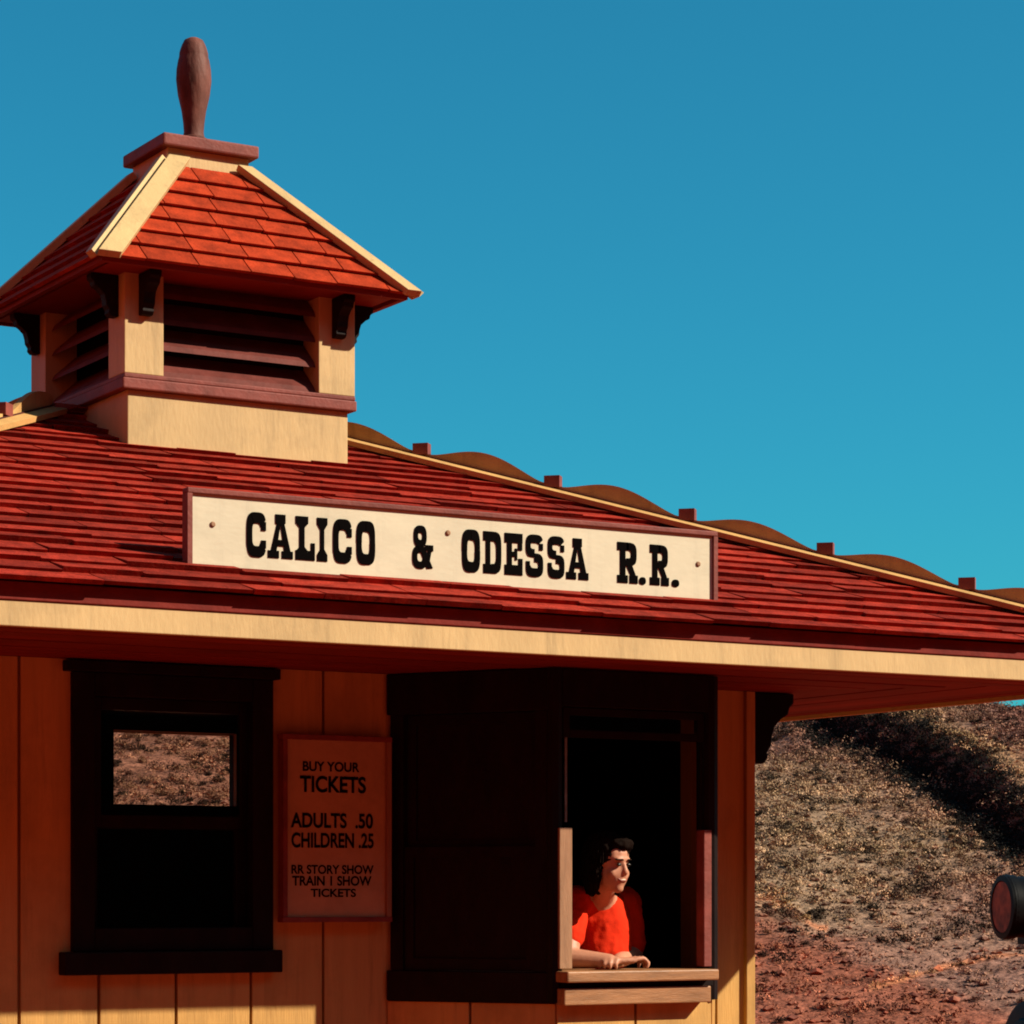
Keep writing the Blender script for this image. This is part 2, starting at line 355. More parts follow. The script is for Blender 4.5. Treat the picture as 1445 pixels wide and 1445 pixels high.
r, L, D = scatter(7600, 8, -.17, .28); keep = r.random(len(D)) < .25+.75*smooth(35, 41, D+5*fbm(L, D, .25, 3)); L, D = L[keep], D[keep]
X, Y = LD(L, D); Z = hill_z(L, D); s = .08+.36*r.random(len(L))**4
cols = mixcol(r, len(L), [(1.1, 1.1, 1.0), (.8, .82, .72), (1.6, 1.55, 1.45), (.10, .10, .09), (.35, .30, .30)], [.22, .16, .22, .28, .12])*np.minimum(hill_tone(L, D)*np.array([1.0, 1.0, .96]), .3)
cloud('sage_clumps', np.stack([X, Y, Z+.02], -1), s, cols, M['scrub'], 130, False, ('larger sage clumps dotted over the olive hillside slope', 'scrub'), 17)
# near-black bushes added to darken the shaded wash below the bench
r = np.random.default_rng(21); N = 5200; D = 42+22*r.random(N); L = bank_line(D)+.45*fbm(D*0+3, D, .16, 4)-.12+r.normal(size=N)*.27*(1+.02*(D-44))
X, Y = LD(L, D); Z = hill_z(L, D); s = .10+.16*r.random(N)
cloud('wash_shade_brush', np.stack([X, Y, Z], -1), s, mixcol(r, N, [(.012, .010, .007), (.008, .006, .005), (.02, .016, .011)], [.5, .4, .1]), M['scrub'], 26, False, ('near-black brush added as shade along the diagonal wash across the hillside', 'brush'), 13)
r, L, D = scatter(12000, 4, -.12, .28); X, Y = LD(L, D); Z = hill_z(L, D); s = .015+.065*r.random(len(L))**2.5
cols = mixcol(r, len(L), [(1.0, 1.0, 1.0), (1.35, 1.35, 1.3), (.7, .65, .7), (1.1, .85, .8)], [.3, .25, .25, .2])*hill_tone(L, D)
cloud('loose_rock', np.stack([X, Y, Z+.01], -1), s, cols, M['rock'], 0, True, ('loose reddish stones scattered over the hillside behind the depot', 'rocks'), 12)

# ------------------------------------------------------------------ the depot
YW = 9.226                       # facade plane
XL, XR, YF, YB = 1.60, 7.84, 8.046, 13.014      # eave rectangle
OV = 1.18; WXL, WXR, WYB = XL+OV, 6.672, YB-OV
P = .395; ZE = 1.0; ZSO = .862; ZFB = .845
GZ = -1.45
depot = props(empty('depot_building', ((XL+XR)/2, (YF+YB)/2, GZ)), 'cream railway depot with red shingled hip roof, dark bay window and rooftop cupola', 'building')

# --- walls: backing panels with openings, planks in front
WIN = (3.712, 4.420, -.245, .785)       # opening of the small window
wall = MB()
yb0, yb1 = YW+.022, YW+.10
def wall_with_holes(mb, x0, x1, z0, z1, holes, y0, y1):
    xs = sorted({x0, x1, *[h[0] for h in holes], *[h[1] for h in holes]})
    for a, b in zip(xs[:-1], xs[1:]):
        hs = [h for h in holes if h[0] < (a+b)/2 < h[1]]
        if not hs: mb.box(a, b, y0, y1, z0, z1)
        for h in hs:
            if h[2] > z0: mb.box(a, b, y0, y1, z0, h[2])
            if h[3] < z1: mb.box(a, b, y0, y1, h[3], z1)
BAYH = (5.03, 6.40, -1.30, .80)
wall_with_holes(wall, WXL+.02, WXR-.02, GZ, ZSO, [WIN, BAYH], yb0, yb1)
wall.build('wall', M['wall'], depot, fix=False)
bw0 = at(147, 1033, WYB); bw1 = at(326, 1138, WYB)
BW = (bw0.x, bw1.x, at(230, 1137, WYB).z, at(230, 1034, WYB).z)
wb = MB(); wall_with_holes(wb, WXL+.02, WXR-.02, GZ, ZSO, [BW], WYB-.10, WYB-.022); wb.build('rear_wall', M['wall'], depot, fix=False)
MB().box(WXL+.02, WXL+.10, yb1, WYB-.10, GZ, ZSO).build('side_wall', M['wall'], depot)
MB().box(WXR-.10, WXR-.02, yb1, WYB-.10, GZ, ZSO).build('side_wall', M['wall'], depot)
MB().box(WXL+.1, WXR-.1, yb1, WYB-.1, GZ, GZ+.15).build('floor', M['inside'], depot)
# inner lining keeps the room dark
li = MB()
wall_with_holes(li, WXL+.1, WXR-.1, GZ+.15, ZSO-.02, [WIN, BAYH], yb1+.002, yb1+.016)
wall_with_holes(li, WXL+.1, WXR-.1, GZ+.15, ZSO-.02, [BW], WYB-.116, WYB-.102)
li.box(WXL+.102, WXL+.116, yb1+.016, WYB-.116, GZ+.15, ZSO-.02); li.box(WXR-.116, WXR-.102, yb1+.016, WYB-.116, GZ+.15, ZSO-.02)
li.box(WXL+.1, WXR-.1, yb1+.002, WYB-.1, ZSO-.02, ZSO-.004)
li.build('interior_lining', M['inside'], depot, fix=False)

planks = props(empty('plank_cladding', ((WXL+WXR)/2, YW, GZ), depot))
PW = .305; GR = .013; seam0 = 3.460-PW*3
def plank_cells():
    x = seam0
    while x < WXR:
        yield max(x+GR/2, WXL), min(x+PW-GR/2, WXR)
        x += PW
def put_plank(x0, x1, z0, z1, y=YW, dy=.022):
    if x1-x0 < .01 or z1-z0 < .01: return
    j = random.uniform(-.002, .002)
    MB().box(x0, x1, y+j, y+dy-.001, z0, z1).build('plank', M['wall'], planks, fix=False)
for x0, x1 in plank_cells():
    cuts = [(3.70, 4.43, -.26, .80), (5.00, 6.43, GZ, ZSO)]
    segs = [(x0, x1)]
    edges = sorted({x0, x1, *[c for h in cuts for c in h[:2] if x0 < c < x1]})
    for a, b in zip(edges[:-1], edges[1:]):
        hs = [h for h in cuts if h[0] < (a+b)/2 < h[1]]
        if not hs: put_plank(a, b, GZ, ZSO-.002)
        for h in hs:
            put_plank(a, b, GZ, h[2]); put_plank(a, b, h[3], ZSO-.002)
# planks on the other three sides, simpler
for k in range(int((WYB-YW)/PW)+1):
    y0 = YW+.012+k*PW; y1 = min(y0+PW-GR, WYB)
    for x in (WXL, WXR-.021): MB().box(x, x+.021, y0+.012, y1, GZ, ZSO-.002).build('plank', M['wall'], planks, fix=False)
MB().box(WXR-.022, WXR+.022, YW-.0235, YW+.02, GZ, ZSO-.003).build('corner_board', M['wall'], depot, bevel=.003)

# --- small window at the left
win = empty('window', (4.06, YW, -.3), depot)
def frame(mb, x0, x1, z0, z1, t, y0, y1, tb=None):
    tb = tb or t
    mb.box(x0, x0+t, y0, y1, z0, z1); mb.box(x1-t, x1, y0, y1, z0, z1)
    mb.box(x0+t, x1-t, y0+.001, y1-.001, z0, z0+tb); mb.box(x0+t, x1-t, y0+.001, y1-.001, z1-t, z1); return mb
m = MB(); frame(m, 3.655, 4.457, -.20, .815, .085, YW-.028, YW+.02); m.build('casing', M['dark'], win, bevel=.004)
MB().box(3.625, 4.475, YW-.055, YW+.02, .815, .855).build('head_cap', M['dark'], win, bevel=.004)
MB().box(3.61, 4.478, YW-.065, YW+.03, -.285, -.201).build('sill', M['dark'], win, bevel=.005)
up = frame(MB(), 3.742, 4.390, .255, .73, .045, YW+.028, YW+.062).build('sash', M['dark'], win, bevel=.003)
lo = frame(MB(), 3.742, 4.390, -.195, .295, .045, YW+.066, YW+.10).build('sash', M['dark'], win, bevel=.003)
MB().box(3.788, 4.344, YW+.043, YW+.046, .301, .684).build('pane', M['glass'], up)
MB().box(3.788, 4.344, YW+.081, YW+.084, -.149, .249).build('pane', M['glass'], lo)
jb = MB(); jb.box(3.713, 3.741, YW+.021, YW+.118, -.24, .78); jb.box(4.391, 4.419, YW+.021, YW+.118, -.24, .78); jb.box(3.7415, 4.3905, YW+.021, YW+.118, -.24, -.1955)
jb.build('jamb', M['dark'], win)
MB().box(3.742, 4.39, YW+.0275, YW+.062, .7305, .776).build('blind_box', M['dark'], win)
# rear window seen through the room
rwin = empty('rear_window', ((BW[0]+BW[1])/2, WYB, BW[2]), depot)
frame(MB(), BW[0]-.07, BW[1]+.07, BW[2]-.07, BW[3]+.07, .07, WYB-.03, WYB+.02).build('casing', M['dark'], rwin)
MB().box(BW[0], BW[1], WYB-.064, WYB-.060, BW[2], BW[3]).build('pane', M['glass'], rwin)

# --- ticket bay
bay = empty('bay_window', (5.71, 8.9, GZ), depot)
A_, B_, C_, D_ = Vector((4.952, YW-.002, 0)), Vector((5.354, 8.626, 0)), Vector((6.068, 8.626, 0)), Vector((6.470, YW-.002, 0))
def slab(mb, p, q, z0, z1, th, out=0., e0=0., e1=0.):
    """upright slab along p-q whose outer face lies 'out' beyond the line; th inward"""
    d = (q-p).normalized(); n = Vector((d.y, -d.x, 0)); p = p+d*e0; q = q-d*e1
    a, b = p+n*out, q+n*out; c, e = q+n*(out-th), p+n*(out-th); Zv = Vector((0, 0, 1))
    return mb.hexa([a+Zv*z0, b+Zv*z0, c+Zv*z0, e+Zv*z0, a+Zv*z1, b+Zv*z1, c+Zv*z1, e+Zv*z1])
for (p, q, nn) in ((A_, B_, 2), (B_, C_, 2), (C_, D_, 2)):
    for k in range(nn):
        a = p+(q-p)*(k/nn); b = p+(q-p)*((k+1)/nn)
        slab(MB(), a, b, GZ, -.405, .03, 0, .006, .006).build('bay_plank', M['wall'], bay)
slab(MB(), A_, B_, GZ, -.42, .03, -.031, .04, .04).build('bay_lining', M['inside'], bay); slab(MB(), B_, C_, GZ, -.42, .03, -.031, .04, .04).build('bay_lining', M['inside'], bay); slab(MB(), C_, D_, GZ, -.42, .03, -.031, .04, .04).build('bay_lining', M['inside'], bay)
for p in (B_, C_):
    MB().tube(p+Vector((0, .014, -.40)), p+Vector((0, .014, ZSO-.006)), .030, .030, 8).build('corner_post', M['dark'], bay)
for (p, q) in ((A_, B_), (C_, D_)):
    slab(MB(), p, q, -.402, -.285, .06, .012, .006, .022).build('bottom_rail', M['dark'], bay, bevel=.004)
    slab(MB(), p, q, .70, ZSO-.004, .06, .012, .006, .022).build('head_rail', M['dark'], bay, bevel=.004)
    slab(MB(), p, q, -.284, .699, .05, .004, .02, (q-p).length-.075).build('side_stile', M['dark'], bay)
    slab(MB(), p, q, -.284, .699, .05, .004, (q-p).length-.085, .03).build('side_stile', M['dark'], bay)
    s = MB(); Lq = (q-p).length
    for (za, zb) in ((-.283, .19), (.17, .698)):
        o_ = 0 if za < 0 else -.024
        slab(s, p, q, za, za+.045, .022, -.006+o_, .0755, .0855); slab(s, p, q, zb-.04, zb, .022, -.006+o_, .0755, .0855)
        slab(s, p, q, za+.045, zb-.04, .022, -.006+o_, .0755, Lq-.115); slab(s, p, q, za+.045, zb-.04, .022, -.006+o_, Lq-.125, .0855)
        slab(MB(), p, q, za+.045, zb-.04, .008, -.014+o_, .115, .125).build('panel', M['dark'], bay)
    s.build('sash', M['dark'], bay)
slab(MB(), B_, C_, .715, ZSO-.004, .06, .010, .022, .022).build('head_rail', M['dark'], bay, bevel=.004)
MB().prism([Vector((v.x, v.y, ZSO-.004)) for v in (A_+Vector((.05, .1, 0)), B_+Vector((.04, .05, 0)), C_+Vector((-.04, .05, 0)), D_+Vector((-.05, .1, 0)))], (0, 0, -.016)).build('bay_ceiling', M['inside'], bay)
# front opening: counter, apron, jamb liners, raised sash
jl, jr = 5.354+.024, 6.068-.024
MB().box(jl-.026, jl+.030, 8.598, 8.66, -.272, .258).build('jamb_liner', M['tan'], bay, bevel=.003)
MB().box(jr-.028, jr+.008, 8.606, 8.66, -.272, .258).build('jamb_liner', M['trim'], bay, bevel=.003)
us = frame(MB(), jl+.01, jr-.01, .600, .7135, .030, 8.632, 8.660).build('raised_sash', M['dark'], bay, bevel=.003)
MB().box(jl+.041, jr-.041, 8.644, 8.647, .631, .683).build('pane', M['glass'], us)
MB().box(jl+.012, jl+.022, 8.622, 8.630, .28, .598).build('sash_track', M['steel'], bay)
MB().box(5.345, 6.035, 8.531, 8.86, -.322, -.280).build('counter', M['counter'], bay, bevel=.006)
MB().box(5.350, 6.018, 8.561, 8.625, -.408, -.345).build('apron_board', M['counter'], bay, bevel=.005)
MB().box(5.365, 6.058, 8.605, 8.65, -.345, -.322).build('apron_cleat', M['dark'], bay)

# --- corner bracket (scroll) and soffit, fascia
def scroll(mb, origin, out, depth, height, th):
    """console bracket: 'out' horizontal unit vector; hangs below origin (top, at the wall)"""
    o = Vector(origin); e = Vector(out); zz = Vector((0, 0, 1)); side = e.cross(zz)*th
    pts = [(0, 0), (1, 0), (1, -.14), (.90, -.20), (.86, -.30), (.70, -.36), (.52, -.48), (.46, -.62), (.44, -.74), (.34, -.84), (.36, -.92), (.26, -1), (0, -1)]
    mb.prism([o+e*(a*depth)+zz*(b*height)-side/2 for a, b in pts], side); return mb
brk = scroll(MB(), (WXR+.022, YW+.03, ZSO-.004), (1, 0, 0), .21, .30, .085).build('eave_bracket', M['iron'], depot, bevel=.006)
scroll(MB(), (WXR+.022, WYB-.06, ZSO-.004), (1, 0, 0), .21, .30, .085).build('eave_bracket', M['iron'], depot, bevel=.006)

soffit = empty('soffit', ((XL+XR)/2, (YF+YB)/2, ZSO), depot)
NB = 10; bwid = OV/NB
def mitre(x0, x1, y0, z0, z1, k):     # front-type board k in a frame that may be turned to the other sides
    a = k*bwid+.002; b = (k+1)*bwid-.002
    return [(x0+a, y0+a), (x1-a, y0+a), (x1-b, y0+b), (x0+b, y0+b)]
for k in range(NB):
    a = max(k*bwid+.003, .032); b = (k+1)*bwid-.003; z0, z1 = ZSO+random.uniform(-.0015, .0015), ZSO+.02
    for poly in ([(XL+a, YF+a), (XR-a, YF+a), (XR-b, YF+b), (XL+b, YF+b)], [(XR-a, YF+a), (XR-a, YB-a), (XR-b, YB-b), (XR-b, YF+b)],
                 [(XL+a, YB-a), (XL+a, YF+a), (XL+b, YF+b), (XL+b, YB-b)], [(XR-a, YB-a), (XL+a, YB-a), (XL+b, YB-b), (XR-b, YB-b)]):
        MB().hexa([(x, y, z0) for x, y in poly]+[(x, y, z1) for x, y in poly]).build('soffit_board', M['soffit'], soffit)
fas = empty('fascia', ((XL+XR)/2, (YF+YB)/2, ZFB), depot)
MB().box(XL, XR, YF, YF+.03, ZFB, .926).build('fascia_board', M['cream'], fas, bevel=.003)
MB().box(XL, XR, YF-.006, YF+.03, .9265, .985).build('eave_shade_board', M['eave_shade'], fas, bevel=.003)  # upper fascia strip coloured dark as the shade below the shingle overhang
MB().box(XL, XR, YB-.03, YB, ZFB, .985).build('fascia_board', M['cream'], fas)
MB().box(XL, XL+.03, YF+.031, YB-.031, ZFB, .985).build('fascia_board', M['cream'], fas)
MB().box(XR-.03, XR, YF+.031, YB-.031, ZFB, .985).build('fascia_board', M['cream'], fas)

# --- main roof
XC, YC = (XL+XR)/2, (YF+YB)/2; HW, HD = (XR-XL)/2, (YB-YF)/2
ZR = ZE+P*HD; RX0, RX1 = XC-(HW-HD), XC+(HW-HD)
rf = MB(); e = .03
i_ = .0315; ez = ZE-e+i_*P
rf.add([(XL+i_, YF+i_, ez), (XR-i_, YF+i_, ez), (XR-i_, YB-i_, ez), (XL+i_, YB-i_, ez), (RX0, YC, ZR-e), (RX1, YC, ZR-e), (XL+i_, YF+i_, .885), (XR-i_, YF+i_, .885), (XR-i_, YB-i_, .885), (XL+i_, YB-i_, .885)],
       [(0, 1, 5, 4), (1, 2, 5), (2, 3, 4, 5), (3, 0, 4), (9, 8, 7, 6), (0, 6, 7, 1), (1, 7, 8, 2), (2, 8, 9, 3), (3, 9, 6, 0)])
roof = rf.build('roof', M['deck'], depot)
cosr = 1/math.sqrt(1+P*P); sinr = P*cosr
def shingle(mb, frame_, a0, a1, s0, expo, lap, run_hip, t0=.024, length=None):
    """frame_(a, s, h) -> point; a along the eave, s up the slope, h off the surface. run_hip(s) -> (amin, amax)"""
    s1 = s0+expo+lap
    lo0, hi0 = run_hip(s0); lo1, hi1 = run_hip(s1)
    b0, b1 = max(a0, lo0), min(a1, hi0); c0, c1 = max(a0, lo1), min(a1, hi1)
    if b1-b0 < .02: return False
    if c1 <= c0+.004: c0 = c1 = (max(min((c0+c1)/2, b1), b0)); c0 -= .002; c1 += .002
    P8 = [frame_(b0, s0+.008, .004), frame_(b1, s0+.008, .004), frame_(c1, s1, -.004), frame_(c0, s1, -.004),
          frame_(b0, s0, t0), frame_(b1, s0, t0), frame_(c1, s1, .003), frame_(c0, s1, .003)]
    mb.hexa(P8); return True
def fr_front(a, s, h): return Vector((a, YF+s*cosr-h*sinr, ZE+s*sinr+h*cosr))
def fr_back(a, s, h): return Vector((a, YB-s*cosr+h*sinr, ZE+s*sinr+h*cosr))
def fr_right(a, s, h): return Vector((XR-s*cosr+h*sinr, a, ZE+s*sinr+h*cosr))
def fr_left(a, s, h): return Vector((XL+s*cosr-h*sinr, a, ZE+s*sinr+h*cosr))
EXPO = .121; S0 = -.056; NC = int((HD/cosr-S0)/EXPO)+1
CUB = (4.218, 5.205, 10.035, 11.022)     # cupola base footprint
def slope_rows(fr, lo, hi, one):
    for i in range(NC):
        s0 = S0+i*EXPO; rh = lambda s: (lo+s*cosr, hi-s*cosr)
        a, b = rh(s0); x = a-random.random()*.4
        while x < b:
            wd = random.choice((.28, .36, .42, .50)) + random.uniform(-.03, .03)
            yield x+.003, x+wd-.003, s0+random.uniform(-.009, .009), rh; x += wd
cnt = 0
for x0, x1, s0, rh in slope_rows(fr_front, XL, XR, True):
    mb = MB()
    if min(s0+EXPO, 99) > HD/cosr-.01 and s0 > HD/cosr-.05: continue
    yy = YF+s0*cosr
    if yy > CUB[2]+.02 and x0 > CUB[0] and x1 < CUB[1]: continue
    if shingle(mb, fr_front, x0, x1, s0, EXPO, .03, rh, .020+random.uniform(-.004, .006)):
        mb.build('shingle', M['shingle'], roof, fix=False); cnt += 1
print('front shingles', cnt)
rest = MB()
for fr, lo_, hi_ in ((fr_back, XL, XR), (fr_right, YF, YB), (fr_left, YF, YB)):
    for x0, x1, s0, rh in slope_rows(fr, lo_, hi_, False): shingle(rest, fr, x0, x1, s0, EXPO, .03, rh)
props(rest.build('shingle_rows', M['shingle'], roof), kind='stuff')

# --- crest boards along hips and ridge
def crest(p0, p1, name, start=.35, pitch=.412, flip=False):
    p0 = Vector(p0); p1 = Vector(p1); d = p1-p0; hl = math.hypot(d.x, d.y); e = Vector((d.x, d.y, 0))/hl; sl = d.z/hl
    n = Vector((e.y, -e.x, 0)); zz = Vector((0, 0, 1))
    root = empty('hip_crest', ((p0+p1)/2), depot)
    MB().bar(p0-zz*.012, p1-zz*.012, .05, .090).build('hip_batten', M['deck'], root)
    for sg in (-1, 1):                       # two cap planks, one lying on each slope
        nx = Vector((math.copysign(1, e.x), 0, 0)); ny = Vector((0, math.copysign(1, e.y), 0))
        nu = Vector((-ny.x*P, -ny.y*P, 1)).normalized() if sg < 0 else Vector((-nx.x*P, -nx.y*P, 1)).normalized()
        dd = d.normalized(); ax = nu.cross(dd).normalized()
        other = -ny if sg < 0 else -nx
        if ax.dot(other) < 0: ax = -ax
        b0, b1 = p0+nu*.034, p1+nu*.034
        MB().hexa([b0, b0+ax*.072, b0+ax*.072-nu*.022, b0-nu*.022, b1, b1+ax*.072, b1+ax*.072-nu*.022, b1-nu*.022]).build('cap_plank', M['crest'], root)
    prof = []; N = int(hl/.02)
    for i in range(N+1):
        t = hl*i/N; ph = ((t-start)/pitch) % 1
        x = (ph-.08)/.84; hgt = .014+.052*(math.sin(math.pi*min(max(x, 0), 1))**1.3)
        prof.append((t, hgt))
    bot = [p0+e*t+zz*(sl*t+.034) for t, _ in (prof[0], prof[-1])]
    top = [p0+e*t+zz*(sl*t+.034+h) for t, h in prof]
    mb = MB()
    prof = [(t, h*(1+.10*math.sin(t*2.3+p0.x))+.003*math.sin(t*11+p0.y)) for t, h in prof]
    for i in range(N):
        (t0, h0), (t1, h1) = prof[i], prof[i+1]
        a = p0+e*t0+zz*(sl*t0+.034); b = p0+e*t1+zz*(sl*t1+.034)
        q = [a-n*.013, b-n*.013, b+n*.013, a+n*.013]
        mb.hexa(q+[a-n*.013+zz*h0, b-n*.013+zz*h1, b+n*.013+zz*h1, a+n*.013+zz*h0])
    bm = bmesh.new(); o = mb.build('wave_board', M['crest'], root, fix=False)
    bm.from_mesh(o.data); bmesh.ops.remove_doubles(bm, verts=bm.verts, dist=.0005)
    seen = {}; kill = []
    for f_ in bm.faces:
        k = tuple(round(c, 4) for c in f_.calc_center_median())
        if k in seen: kill += [f_, seen[k]]
        seen[k] = f_
    bmesh.ops.delete(bm, geom=list(set(kill)), context='FACES_ONLY'); bm.to_mesh(o.data); bm.free()
    t = start
    while t < hl-.02:
        c = p0+e*t+zz*(sl*t+.034)
        MB().hexa([c-e*.034-n*.026, c+e*.034-n*.026, c+e*.034+n*.026, c-e*.034+n*.026]+[c-e*.034-n*.026+zz*.050, c+e*.034-n*.026+zz*.050, c+e*.034+n*.026+zz*.050, c-e*.034+n*.026+zz*.050]).build('crest_block', M['trim'], root)
        t += pitch
s2 = math.sqrt(2)
crest((XR+.03, YF-.03, ZE+.005), (RX1, YC, ZR+.01), 'r', start=.56*s2, pitch=.412*s2)
crest((XL-.03, YF-.03, ZE+.005), (RX0, YC, ZR+.01), 'l', start=.56*s2-.02, pitch=.412*s2)
crest((XR+.03, YB+.03, ZE+.005), (RX1+.01, YC+.04, ZR+.01), 'rb', start=.56*s2, pitch=.412*s2)
crest((XL-.03, YB+.03, ZE+.005), (RX0-.01, YC+.04, ZR+.01), 'lb', start=.56*s2, pitch=.412*s2)
MB().bar((RX0, YC, ZR+.03), (CUB[0]+.01, YC, ZR+.03), .10, .03).build('ridge_strip', M['trim'], depot)
MB().bar((CUB[1]-.01, YC, ZR+.03), (RX1, YC, ZR+.03), .10, .03).build('ridge_strip', M['trim'], depot)

# --- cupola
cup = empty('cupola', (4.7115, 10.5285, 1.75), depot)
cx0, cx1, cy0, cy1 = CUB; KX, KY = (cx0+cx1)/2, (cy0+cy1)/2
MB().box(cx0, cx1, cy0, cy1, 1.70, 2.022).build('base', M['cream'], cup, bevel=.004)
MB().box(cx0-.03, cx1+.03, cy0-.026, cy1+.026, 2.022, 2.066).build('sill_board', M['trim'], cup, bevel=.006)
MB().box(cx0-.024, cx1+.024, cy0-.0235, cy1+.0235, 2.066, 2.084).build('sill_moulding', M['trim'], cup, bevel=.004)
pw, po = .168, .022
for sx in (0, 1):
    for sy in (0, 1):
        a = cx0-po if sx == 0 else cx1+po-pw; b = cy0-po if sy == 0 else cy1+po-pw
        MB().box(a, a+pw, b, b+pw, 2.084, 2.50).build('post', M['cream'], cup, bevel=.003)
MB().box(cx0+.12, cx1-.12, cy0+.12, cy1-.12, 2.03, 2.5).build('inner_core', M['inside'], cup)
lx0, lx1, ly0, ly1 = cx0-po+pw+.002, cx1+po-pw-.002, cy0-po+pw+.002, cy1+po-pw-.002
for k in range(4):
    z = 2.088+k*.105
    for side in range(4):
        th_, dp, hh = .022, .095, .085
        # slat in local frame: d = depth in from the face, z up ; slopes down and outward
        prof = [(0.028, z), (0.028+.012, z+.024), (.028+dp+.012, z+.024+hh), (.028+dp, z+hh)]
        if side == 0: pts = [(lx0, cy0-po+d, zz_) for d, zz_ in prof]; off = (lx1-lx0, 0, 0)
        elif side == 1: pts = [(lx0, cy1+po-d, zz_) for d, zz_ in prof]; off = (lx1-lx0, 0, 0)
        elif side == 2: pts = [(cx0-po+d, ly0, zz_) for d, zz_ in prof]; off = (0, ly1-ly0, 0)
        else: pts = [(cx1+po-d, ly0, zz_) for d, zz_ in prof]; off = (0, ly1-ly0, 0)
        MB().prism(pts, off).build('louvre_slat', M['slat'], cup)
EH, ZCE = .678, 2.50                    # eave half width and height
CH, ZCT = .185, 3.03
MB().box(KX-EH+.05, KX+EH-.05, KY-EH+.05, KY+EH-.05, 2.482, 2.499).build('eave_soffit', M['soffit'], cup)
for (x0, x1, y0, y1) in ((KX-EH, KX+EH, KY-EH, KY-EH+.025), (KX-EH, KX+EH, KY+EH-.025, KY+EH), (KX-EH, KX-EH+.025, KY-EH+.026, KY+EH-.026), (KX+EH-.025, KX+EH, KY-EH+.026, KY+EH-.026)):
    MB().box(x0, x1, y0, y1, 2.476, 2.510).build('eave_board', M['soffit'], cup)
dk = MB(); q = .018
dk.add([(KX+sx*(EH-.01), KY+sy*(EH-.01), ZCE+.001) for sx, sy in ((-1, -1), (1, -1), (1, 1), (-1, 1))]+[(KX+sx*CH, KY+sy*CH, ZCT-q) for sx, sy in ((-1, -1), (1, -1), (1, 1), (-1, 1))],
       [(3, 2, 1, 0), (4, 5, 6, 7), (0, 1, 5, 4), (1, 2, 6, 5), (2, 3, 7, 6), (3, 0, 4, 7)])
dk.build('roof_deck', M['deck'], cup)
cp = (ZCT-ZCE)/(EH-CH); cc = 1/math.sqrt(1+cp*cp); cs = cp*cc; CL = (EH-CH)/cc
cex = CL/7+.0008
def cfr(side):
    def f_(a, s, h):
        d = EH-s*cc+h*cs; z = ZCE+s*cs+h*cc
        return {0: Vector((KX+a, KY-d, z)), 1: Vector((KX+d, KY+a, z)), 2: Vector((KX-a, KY+d, z)), 3: Vector((KX-d, KY-a, z))}[side]
    return f_
for side in range(4):
    f_ = cfr(side)
    for i in range(7):
        s0 = -.02+i*cex; rh = lambda s: (-(EH-s*cc), EH-s*cc)
        a, b = rh(s0); x = a-.22*((i*.37+side*.2) % 1)
        while x < b:
            wd = .215+random.uniform(-.025, .03); mb = MB()
            if shingle(mb, f_, x+.003, x+wd-.003, s0+random.uniform(-.003, .003), cex, .02, rh, .022): mb.build('cupola_shingle', M['cshingle'], cup, fix=False)
            x += wd
for side in range(4):
    f_ = cfr(side)
    for sg in (-1, 1):
        wd = .072 if (side, sg) == (0, -1) else .050
        s0, s1 = -.035, CL+.012
        e0, e1 = sg*(EH-s0*cc+.012), sg*(EH-s1*cc+.012)
        q0, q1 = e0-sg*wd*1.32, e1-sg*min(wd*1.32, abs(e1)*.8)
        if sg < 0: ring_p = [(e0, s0), (q0, s0), (q1, s1), (e1, s1)]
        else: ring_p = [(q0, s0), (e0, s0), (e1, s1), (q1, s1)]
        MB().hexa([f_(a, s_, .014) for a, s_ in ring_p]+[f_(a, s_, .046) for a, s_ in ring_p]).build('hip_board', M['cream'], cup, bevel=.002)
MB().box(KX-CH, KX+CH, KY-CH, KY+CH, 2.99, 3.105).build('collar', M['cream'], cup, bevel=.003)
MB().box(KX-.218, KX+.218, KY-.218, KY+.218, 3.105, 3.157).build('cap', M['trim'], cup, bevel=.008)
fin = [(0, .070), (.02, .066), (.040, .050), (.046, .056), (.054, .056), (.060, .046), (.080, .042), (.12, .045), (.17, .052), (.24, .068), (.30, .075), (.345, .073), (.385, .066), (.396, .0625), (.404, .0615), (.415, .061), (.430, .057), (.450, .050), (.47, .040), (.48, .022)]
MB().lathe((KX+.015, KY, 3.157), (0, 0, 1), fin, 28).build('finial', M['finial'], cup, smooth=True)
bm_ = 2.480
for sx in (-1, 1):
    for sy in (-1, 1):
        scroll(MB(), (KX+sx*(cx1-KX+po-pw/2), KY+sy*(cy1-KY+po), bm_), (0, sy, 0), .118, .165, .05).build('cupola_bracket', M['dark'], cup, bevel=.003)
        scroll(MB(), (KX+sx*(cx1-KX+po), KY+sy*(cy1-KY+po-pw/2), bm_), (sx, 0, 0), .118, .165, .05).build('cupola_bracket', M['dark'], cup, bevel=.003)

